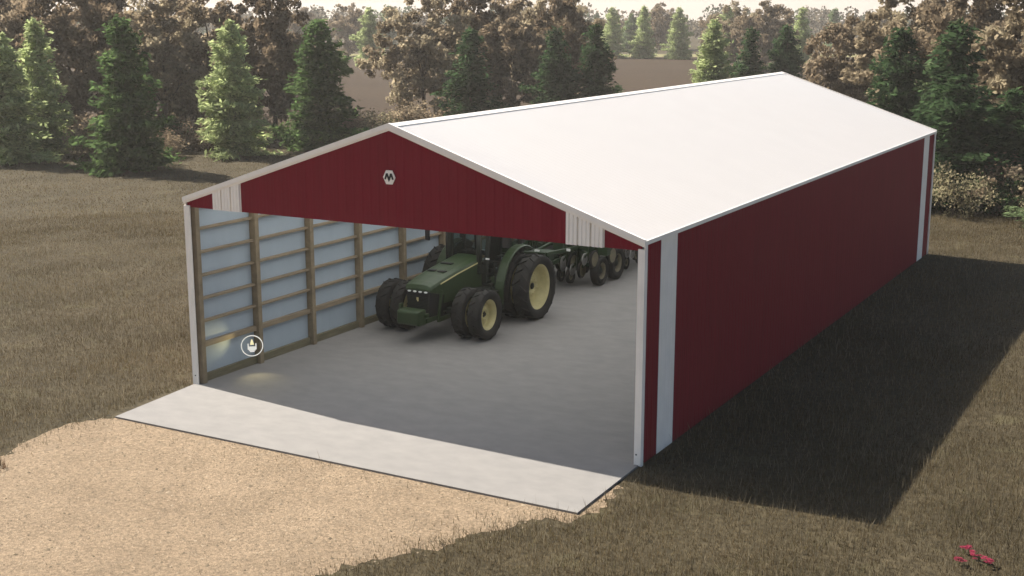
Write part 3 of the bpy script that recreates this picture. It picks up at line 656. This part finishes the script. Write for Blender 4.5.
def plant(name, x, y, Hh, crown, trunk, H0, label, cat, group=None, rot=0, wide=1.0, cname='crown', tname='trunk', parts=True):
    if parts:
        t = empty(name, (x,y,GZ)); s = Hh/H0; t.scale = (s*wide,s*wide,s); t.rotation_euler = (0,0,rot)
        o = bpy.data.objects.new(cname, crown); COL.objects.link(o); o.parent = t
        o = bpy.data.objects.new(tname, trunk); COL.objects.link(o); o.parent = t
    else:
        t = bpy.data.objects.new(name, crown); COL.objects.link(t); s = Hh/H0; t.location = (x,y,GZ); t.scale = (s*wide,s*wide,s); t.rotation_euler = (0,0,rot)
    return tag(t, label, cat, group)
G1 = 'spruces along the edge of the meadow'
conifers = [
 (-43.9,30.8,7.8,'bright',2,.3,1.05,'light green spruce cut off by the left edge of the picture'),
 (-45.6,35.0,8.7,'bright',1,1.9,.95,'pale green slim spruce, second from the left edge'),
 (-34.4,31.6,8.7,'dark',2,.5,1.0,'dark spruce with wide drooping skirt standing foremost in the meadow'),
 (-34.4,40.8,8.5,'bright',0,4.0,.95,'yellow green spruce, between two dark spruces above the left eave'),
 (-31.4,46.0,8.6,'dark',0,2.2,1.1,'dark ragged spruce left of the gap to the ploughed field'),
 (-26.9,58.0,8.0,'deep',1,1.0,1.1,'dark spruce alone before brown oaks, just behind the roof peak'),
 (-23.9,65.5,7.9,'deep',2,3.3,.9,'left spruce of the dark pair touching each other behind the roof'),
 (-21.2,66.9,8.1,'deep',0,5.1,.95,'right spruce of the dark pair, field showing on its right'),
 (-18.9,86.0,8.3,'bright',2,2.6,.95,'bright green spruce with low spreading left bough behind the roof'),
 (-15.0,84.6,7.8,'deep',1,.2,.9,'narrow dark spruce right next to the bright one behind roof ridge'),
 (-12.4,86.0,7.9,'deep',2,1.4,.95,'dark cone shaped spruce right above the far end of the ridge'),
 (5.7,49.3,8.2,'deep',0,2.9,1.05,'left dark spruce of the thicket above the right roof slope'),
 (9.5,45.0,8.8,'deep',1,4.4,1.15,'tallest dark spruce of the thicket behind the far right corner'),
 (12.9,41.7,5.6,'deep',2,.9,1.5,'squat dark spruce right of the shed, at the right picture edge'),
 (6.6,53.4,6.2,'mid',1,3.6,1.2,'lower green spruce filling the gap between tall dark spruces'),
 (10.5,40.6,6.2,'deep',0,5.5,1.25,'bushy dark spruce rising straight behind the far right eave corner'),
 (15.6,36.2,2.6,'mid',2,1.2,1.7,'small young green spruce low on the grass at the right edge'),
]
for x,y,h,c,s,rot,wd,lab in conifers: plant('spruce_tree', x,y,h, CON[c][s], ctr_me, 8.5, lab, 'tree', G1, rot, wd)
G2 = 'brown leaved trees behind the spruces'
brown = [
 (-58,40,11.6,'mid',0,.3,1.0,'brown tree behind the two leftmost pale spruces'),
 (-50.8,42.2,12.2,'dark',1,1.2,.85,'darkest brown tree, between pale slim spruce and foremost dark spruce'),
 (-46.5,47.2,10.6,'pale',0,2.0,.95,'pale tan tree left of the yellow green spruce'),
 (-48,53.5,12.6,'mid',1,3.0,.95,'tall brown tree rising behind the yellow green spruce'),
 (-40.8,52.6,11.9,'dark',0,4.2,.85,'dark brown tree between yellow green spruce and ragged dark spruce'),
 (-37.2,67.4,11.0,'pale',1,5.0,.95,'yellowish tan tree right of the gap to the ploughed field'),
 (-36,73.0,12.4,'dark',0,.9,.95,'dark brown tree with sky showing through, behind the yellowish tan tree'),
 (-31.4,72.5,11.0,'mid',1,2.4,.95,'brown tree right of the lone dark spruce behind roof peak'),
 (-29.4,77.0,10.4,'dark',1,.4,.7,'dark brown tree behind the left spruce of the dark pair'),
 (-45.0,101,10.2,'pale',0,1.7,1.0,'greyish tree fading in haze behind the dark pair of spruces'),
 (-3.2,71.6,9.2,'mid',0,3.5,.85,'brown tree at the right end of the ridge, beside dark cone spruce'),
 (1.6,68.4,11.4,'pale',1,.8,.95,'light brown tree above the middle of the right roof slope'),
 (7.2,60.5,11.6,'mid',1,2.8,.95,'brown tree behind the tallest dark spruce of the thicket'),
 (12.4,54.0,11.6,'pale',0,5.6,.9,'light brown tree filling the upper right picture corner'),
 (17.5,50.5,11.0,'dark',1,4.0,.9,'dark brown tree at the right picture edge behind the squat spruce'),
 (-55,50,11.6,'dark',1,2.2,.95,'dark brown tree deep behind the pale slim spruce'),
 (-62,46,11.0,'pale',0,1.2,.95,'light brown tree at the upper left picture corner'),
 (-33,84,11.2,'pale',1,2.9,.85,'light brown tree deep behind the brown oaks at the roof peak'),
 (4.6,72,12.0,'dark',0,5.0,.8,'dark brown tree deep in the wood above the right roof slope'),
]
for i,(x,y,h,c,s,rot,wd,lab) in enumerate(brown): plant('broadleaf_tree', x,y,h, BRO[c][s], BTR[i%2], 11.5, lab, 'tree', G2, rot, wd)
G3 = 'shrubs at the foot of the trees'
shrubs = [
 (11.2,37.6,2.2,'olive',1.1,'pale leaved shrub on the grass beyond the far right corner of shed'),
 (15.2,38.4,1.7,'olive',2.3,'pale shrub at right picture edge under the squat spruce'),
 (8.8,39.0,1.9,'green',.4,'dark green bush beside the pale leaved shrub behind shed corner'),
 (13.2,39.4,1.7,'green',3.2,'dark green low bush between the two pale shrubs right of shed'),
 (-42.6,36.6,2.4,'brown',.2,'brown shrub between the pale slim spruce and foremost dark spruce'),
 (-38.4,42.4,1.8,'brown',1.0,'low brown shrub left of the yellow green spruce foot'),
 (-36.6,43.6,2.2,'olive',2.2,'olive shrub at the foot of the yellow green spruce'),
 (-33.2,52.2,1.7,'brown',4.0,'low tan shrub in the gap left of the yellowish tan tree'),
 (-30.6,55.6,2.6,'brown',5.0,'brown shrub just left of the roof peak under the tan tree'),
 (-37.6,37.8,1.6,'brown',2.9,'low brown shrub right behind the foremost dark spruce'),
 (-50.5,33.6,1.7,'brown',.6,'low brown shrub at the foot of the leftmost spruces'),
 (-46.6,31.0,1.0,'brown',4.6,'small dry brush at the left picture edge below the cut off spruce'),
]
for x,y,h,c,rot,lab in shrubs: plant('shrub', x,y,h, SHR[c], SST, 2.4, lab, 'shrub', G3, rot, .85 if c == 'olive' else 1.25, 'foliage', 'stem')
UG = 'low brush under the trees'
rngu = np.random.default_rng(21)
for i in range(16):
    t = (i+rngu.uniform(.1,.9))/16; x = -52+t*24+rngu.normal()*.8; y = 36.5+t*20+rngu.normal()*1.2
    plant('brush', x,y, rngu.uniform(1.3,2.4), SHR[('brown','olive','green','brown')[i%4]], SST, 2.4, 'low brush under the trees along the far edge of the left meadow', 'shrub', UG, rngu.uniform(0,6), 1.3, 'foliage', 'stem')
for i in range(7):
    x = 9.6+1.15*i+rngu.normal()*.2; y = 41.6-.35*i+rngu.normal()*.5
    plant('brush', x,y, rngu.uniform(1.3,2.5), SHR[('green','olive','green','brown')[i%4]], SST, 2.4, 'low brush beneath the dark spruces right of the shed', 'shrub', 'undergrowth beneath the dark spruces', rngu.uniform(0,6), 1.2, 'foliage', 'stem')
# far side of the ploughed field
FG = 'pale green spruces beyond the ploughed field'
for i,(x,y,h,lab) in enumerate([(-85.3,207,9.5,'leftmost hazy green spruce of the row beyond the ploughed field'),(-80,210,9.9,'tallest hazy green spruce of the row beyond the field'),(-72.2,208.6,9.5,'hazy green spruce standing apart, right of the far pair'),(-58.9,198.4,9.7,'hazy green spruce behind the bright spruce by the roof ridge'),(-44.4,194.9,9.6,'yellowish green hazy spruce right of the dark cone spruce'),(-105.1,154.8,9.5,'hazy green spruce seen alone in the gap above the gable')]):
    plant('spruce_tree', x,y,h, CON['bright'][i%3], ctr_me, 8.5, lab, 'tree', FG, i*1.3, 1.0)
HG = 'hazy brown trees beyond the ploughed field'
far = [(-39.6,162.3,11.0,'mid','hazy brown tree above the far end of the roof ridge'),(-47,170,10.2,'pale','pale hazy tree between the far green spruces by the ridge'),(-97.3,259,11.2,'mid','far grey brown tree behind the hazy green pair'),(-135.8,190.4,10.8,'mid','grey hazy tree in the gap above the left rake'),(-64,205,8.5,'mid','hazy brown tree right of the spruce standing apart')]
for i,(x,y,h,c,lab) in enumerate(far): plant('broadleaf_tree', x,y,h, BRO[c][i%2], BTR[i%2], 11.5, lab, 'tree', HG, i*2.1, .95)
DG = 'distant trees fading into haze'
rng = np.random.default_rng(77)
CAM = np.array([22.40,-23.51,9.24]); YAW = -.51281
def viewpt(ang, D): a = YAW+ang; return CAM[0]+math.sin(a)*D, CAM[1]+math.cos(a)*D
for i in range(34):
    ang = -.47+.94*(i+rng.uniform(.1,.9))/34; D = rng.uniform(295,345); x,y = viewpt(ang,D); h = rng.uniform(6.5,10.2)
    me = BRO[('mid','pale','dark')[i%3]][i%2] if rng.random() < .72 else CON['mid'][i%3]
    br = me.name.startswith('crown') and me in sum(BRO.values(), [])
    plant('distant_tree', x,y,h, me, None, 11.5 if br else 8.5, 'distant grey tree fading into haze beyond the ploughed field', 'tree', DG, rng.uniform(0,6), 1.1, parts=False)
# far woods: one mass
C=[];U=[];V=[];K=[]
for i in range(260):
    ang = -.62+1.24*rng.random(); D = rng.uniform(400,520); x,y = viewpt(ang,D); h = rng.uniform(6.5,11.5); ns = 170; w = rng.uniform(2.5,4.5)
    d = rv(rng,ns)*(rng.random(ns)**.4)[:,None]*np.array([w,w,h/2]); c = d+np.array([x,y,h/2+GZ]); n = rv(rng,ns); dd = ortho(rng,n,0); u = np.cross(n,dd)
    ln = rng.uniform(.35,.8,ns)[:,None]; C.append(c); V.append(dd*ln); U.append(u*ln*.8); b = np.array((.12,.10,.07) if rng.random()<.6 else (.06,.08,.045)); K.append(b*rng.uniform(.7,1.3,(ns,1)))
me = quads_object('far_woods', *map(np.concatenate,(C,U,V,K)), [FB]); o = bpy.data.objects.new('far_woods', me); COL.objects.link(o); tag(o, 'hazy grey wood along the horizon', 'woods', kind='stuff')

# ------------------------------------------------------------------ grass
rng = np.random.default_rng(5)
poly = np.array([(p_[0],p_[1]) for p_ in edge])
def inside(P):
    x,y = P[:,0],P[:,1]; r_ = np.zeros(len(P),bool); j = len(poly)-1
    for i in range(len(poly)):
        xi,yi = poly[i]; xj,yj = poly[j]; c = ((yi>y)!=(yj>y)) & (x < (xj-xi)*(y-yi)/(yj-yi+1e-12)+xi); r_ ^= c; j = i
    return r_
def patch(P, s, seed):
    r_ = np.random.default_rng(seed); o = np.zeros(len(P))
    for k in range(9):
        f = r_.normal(size=2)*s*(1+.5*k); o += np.sin(P@f+r_.uniform(0,6.28))/(1+.3*k)
    return o/2.6
def scatter(N, r0, r1, hs, ws):
    a = YAW + rng.uniform(-.55,.80,N); D = r0*(r1/r0)**rng.random(N) if r0 > 40 else rng.uniform(r0,r1,N)
    P = np.stack([CAM[0]+np.sin(a)*D, CAM[1]+np.cos(a)*D],1)
    J = P + rng.normal(size=P.shape)*.34*np.exp(rng.normal(size=(len(P),1))*.6)
    ok = ~inside(J) & ~((P[:,0]>-.08)&(P[:,0]<12.30)&(P[:,1]>-3.02)&(P[:,1]<27.45)); P = P[ok]; n = len(P)
    pt = patch(P,.9,1); pt2 = patch(P,.25,2)
    h = rng.uniform(.45,1.0,n)*hs*(1+.35*pt) ; h = np.maximum(h,.05); w = rng.uniform(.6,1.2,n)*ws
    ang = rng.uniform(0,6.28,n); U = np.stack([np.cos(ang)*w,np.sin(ang)*w,np.zeros(n)],1)
    la = rng.uniform(0,6.28,n); le = np.abs(rng.normal(size=n))*.38*h
    V = np.stack([np.cos(la)*le,np.sin(la)*le,h],1)
    C = np.stack([P[:,0],P[:,1],np.full(n,GZ-.01)],1)
    cols = np.array([(.092,.074,.045),(.120,.096,.058),(.125,.116,.060),(.21,.178,.115)])
    rr_ = rng.random(n); g = np.clip(.5+.8*pt,0,1)
    idx = np.where(rr_<.40,0,np.where(rr_<.80,1,np.where(rr_<.80+.13*g,2,3))); idx = np.where((idx==3)&(rng.random(n)<.45),1,idx)
    K = cols[idx]*rng.uniform(.75,1.25,(n,1))*np.array((.90,.84,.755))*(1+.25*pt2)[:,None]
    return C,U,V,K
parts_ = [scatter(900000,12,62,.135,.0070), scatter(340000,55,118,.12,.016)]
# taller pale seed stalks
c,u,v,k = scatter(80000,12,64,.34,.0065); k = np.tile(np.array((.19,.16,.108)),(len(c),1))*rng.uniform(.6,1.2,(len(c),1)); parts_.append((c,u,v,k))
C,U,V,K = [np.concatenate(z) for z in zip(*parts_)]
FGm = foliage_mat('grass_blade', .45)
me = quads_object('grass', C,U,V,K,[FGm],tri=True); o = bpy.data.objects.new('grass', me); COL.objects.link(o); tag(o, 'dry brown meadow grass with pale seed stalks', 'grass', kind='stuff')
# loose stones on the gravel yard
rng = np.random.default_rng(12); n = 16000
P = np.stack([rng.uniform(-6,13,n), -2.5-13*rng.random(n)**1.3],1); P += rng.normal(size=P.shape)*.12
e_in = inside(P+rng.normal(size=P.shape)*.18); P = P[e_in & ~((P[:,0]>0)&(P[:,1]>-3.03))]; n = len(P)
oc = np.array([(1,0,0),(0,1,0),(-1,0,0),(0,-1,0),(0,0,1)],float); fc = np.array([(0,1,4),(1,2,4),(2,3,4),(3,0,4)])
sz = rng.uniform(.008,.026,n)*np.exp(rng.normal(size=n)*.25); an = rng.uniform(0,6.28,n)
V3 = oc[None]*np.stack([sz*rng.uniform(.8,1.5,n),sz,sz*.75],1)[:,None,:]
X = V3[...,0]*np.cos(an)[:,None]-V3[...,1]*np.sin(an)[:,None]+P[:,:1]; Y = V3[...,0]*np.sin(an)[:,None]+V3[...,1]*np.cos(an)[:,None]+P[:,1:]; Z = V3[...,2]+GZ+.002
vs_ = np.stack([X,Y,Z],-1).reshape(-1,3); fs_ = (fc[None]+5*np.arange(n)[:,None,None]).reshape(-1,3)
me = bpy.data.meshes.new('gravel'); me.vertices.add(len(vs_)); me.vertices.foreach_set('co', vs_.astype(np.float32).ravel()); me.loops.add(fs_.size); me.loops.foreach_set('vertex_index', fs_.astype(np.int32).ravel())
me.polygons.add(len(fs_)); me.polygons.foreach_set('loop_start', np.arange(0,fs_.size,3,dtype=np.int32)); me.polygons.foreach_set('loop_total', np.full(len(fs_),3,dtype=np.int32))
at = me.color_attributes.new('leaf','FLOAT_COLOR','CORNER'); cc = np.ones((fs_.size,4),np.float32); cc[:,:3] = np.repeat(np.array((.262,.208,.146))*rng.uniform(.45,1.35,(n,1))*np.array((1,1,1.0)),12,0); at.data.foreach_set('color', cc.ravel())
me.materials.append(foliage_mat('stone',.0)); me.update(calc_edges=True); o = bpy.data.objects.new('gravel', me); COL.objects.link(o); tag(o, 'loose tan stones scattered over the gravel yard', 'gravel', kind='stuff')
# dark red weed tuft at the left edge of the gravel
ns = 60; rng2 = np.random.default_rng(9); a = rng2.uniform(0,6.28,ns); c = np.stack([rng2.normal(size=ns)*.17,rng2.normal(size=ns)*.08,np.zeros(ns)],1); v = np.stack([np.cos(a)*.07,np.sin(a)*.07,rng2.uniform(.1,.28,ns)],1); u = np.stack([np.cos(a+1.6),np.sin(a+1.6),a*0],1)*.012
me = quads_object('weed_tuft', c,u,v,np.tile(np.array((.10,.055,.03)),(ns,1))*rng2.uniform(.6,1.4,(ns,1)),[FGm],tri=True); o = bpy.data.objects.new('weed_tuft', me); COL.objects.link(o); o.location = (.45,-6.55,GZ+.004)
tag(o, 'small reddish weed tuft growing in gravel near the left picture edge', 'weed')

# ------------------------------------------------------------------ red flowers in the grass
def flower():
    t = empty('red_flower'); mb = MB(); mb.tube([(0,0,0),(.01,.01,.12),(.0,.02,.24)], [.006,.005,.004], 5); mb.build('stem', M['stem'], t)
    mb = MB()
    for ring_, (np_, l, tl) in enumerate(((7,.085,.12),(5,.055,.5))):
        for k in range(np_):
            a = 2*PI*k/np_+ring_*.4; d = Vector((math.cos(a),math.sin(a),tl)).normalized(); s = Vector((-math.sin(a),math.cos(a),0)); c = Vector((0,.02,.24+.008*ring_))
            mb.add([c, c+d*l*.55+s*l*.38, c+d*l+Vector((0,0,-.008)), c+d*l*.55-s*l*.38], [(0,1,2,3)])
    mb.build('petals', M['red_flower'], t, recalc=False); return t
f0 = flower()
spots = [(22.55-3.65,-1.28),(18.98,-1.22),(19.10,-1.42),(19.22,-1.47),(19.14,-1.62),(18.93,-1.82),(19.02,-1.86),(19.33,-1.52),(19.40,-1.58),(19.36,-1.70),(18.86,-1.78),(19.06,-1.30)]
for i,(x,y) in enumerate(spots):
    f = f0 if i == 0 else copy_tree(f0)
    f.location = (x,y,GZ-.02); f.rotation_euler = (random.uniform(-.2,.2),random.uniform(-.2,.2),i*1.1); q_ = random.uniform(.75,1.05); f.scale = (q_*1.15,q_*.8,q_*.6)
    tag(f, 'small crimson flower of the clump in the lower right meadow grass', 'flower', 'crimson flowers in the meadow')

# ------------------------------------------------------------------ haze, sky, sun, camera
m = bpy.data.materials.new('haze'); m.use_nodes = True; nt = m.node_tree; nt.nodes.remove(nt.nodes['Principled BSDF'])
vp = nt.nodes.new('ShaderNodeVolumePrincipled'); vp.inputs['Color'].default_value = (.96,.92,.86,1); vp.inputs['Density'].default_value = .00036; vp.inputs['Anisotropy'].default_value = .25
nt.links.new(vp.outputs[0], nt.nodes['Material Output'].inputs['Volume'])
mb = MB(); mb.box(-950,750,-750,1050,GZ-1.0,14.6); hz = mb.build('haze', m); tag(hz, 'pale warm haze over the far trees', 'haze', kind='stuff'); hz.display_type = 'BOUNDS'

SUN_EL = math.atan2(4.72, 5.12); sdir = Vector((5.08,-.60,0)).normalized()   # horizontal travel of the light
wd = bpy.data.worlds.new('World'); scene.world = wd; wd.use_nodes = True; nt = wd.node_tree
bg = nt.nodes['Background']; sky = nt.nodes.new('ShaderNodeTexSky'); sky.sky_type = 'NISHITA'; sky.sun_disc = False
sky.sun_elevation = SUN_EL; tos = -sdir; sky.sun_rotation = math.atan2(tos.x, tos.y)
sky.air_density = 1.0; sky.dust_density = 2.0; sky.ozone_density = .6
tcw = nt.nodes.new('ShaderNodeTexCoord'); sp = nt.nodes.new('ShaderNodeSeparateXYZ'); nt.links.new(tcw.outputs['Generated'], sp.inputs[0])
mr = nt.nodes.new('ShaderNodeMapRange'); mr.interpolation_type = 'SMOOTHSTEP'; mr.inputs['From Min'].default_value = 0; mr.inputs['From Max'].default_value = .14; mr.inputs['To Min'].default_value = .9; mr.inputs['To Max'].default_value = 0
nt.links.new(sp.outputs['Z'], mr.inputs['Value'])
mw = nt.nodes.new('ShaderNodeMix'); mw.data_type = 'RGBA'; nt.links.new(mr.outputs['Result'], mw.inputs['Factor']); nt.links.new(sky.outputs[0], mw.inputs['A']); mw.inputs['B'].default_value = (7.4,6.4,5.5,1)   # bright hazy horizon
nt.links.new(mw.outputs['Result'], bg.inputs['Color']); bg.inputs['Strength'].default_value = .057
sl_ = bpy.data.lights.new('sun', 'SUN'); sl_.energy = 5.0; sl_.angle = R(.5); sl_.color = (1,.935,.84)
so = bpy.data.objects.new('sun', sl_); COL.objects.link(so)
tv = Vector((sdir.x*math.cos(SUN_EL), sdir.y*math.cos(SUN_EL), -math.sin(SUN_EL))); so.rotation_euler = tv.to_track_quat('-Z','Y').to_euler(); so.location = (-20,10,30)
cam = bpy.data.cameras.new('camera'); co = bpy.data.objects.new('camera', cam); COL.objects.link(co)
co.location = CAM; cam.sensor_width = 36; cam.lens = 45.5075; cam.clip_end = 4000; cam.clip_start = .1
pit = .212262; dv = Vector((math.sin(YAW)*math.cos(pit), math.cos(YAW)*math.cos(pit), -math.sin(pit))); co.rotation_euler = dv.to_track_quat('-Z','Y').to_euler()
scene.camera = co
scene.view_settings.view_transform = 'Standard'; scene.view_settings.look = 'None'; scene.view_settings.exposure = 1.28; scene.view_settings.gamma = 1
scene.view_settings.use_curve_mapping = False
scene.render.engine = 'CYCLES'; scene.cycles.max_bounces = 8; scene.cycles.diffuse_bounces = 5; scene.cycles.transparent_max_bounces = 12; scene.cycles.volume_bounces = 1
scene.cycles.use_denoising = True
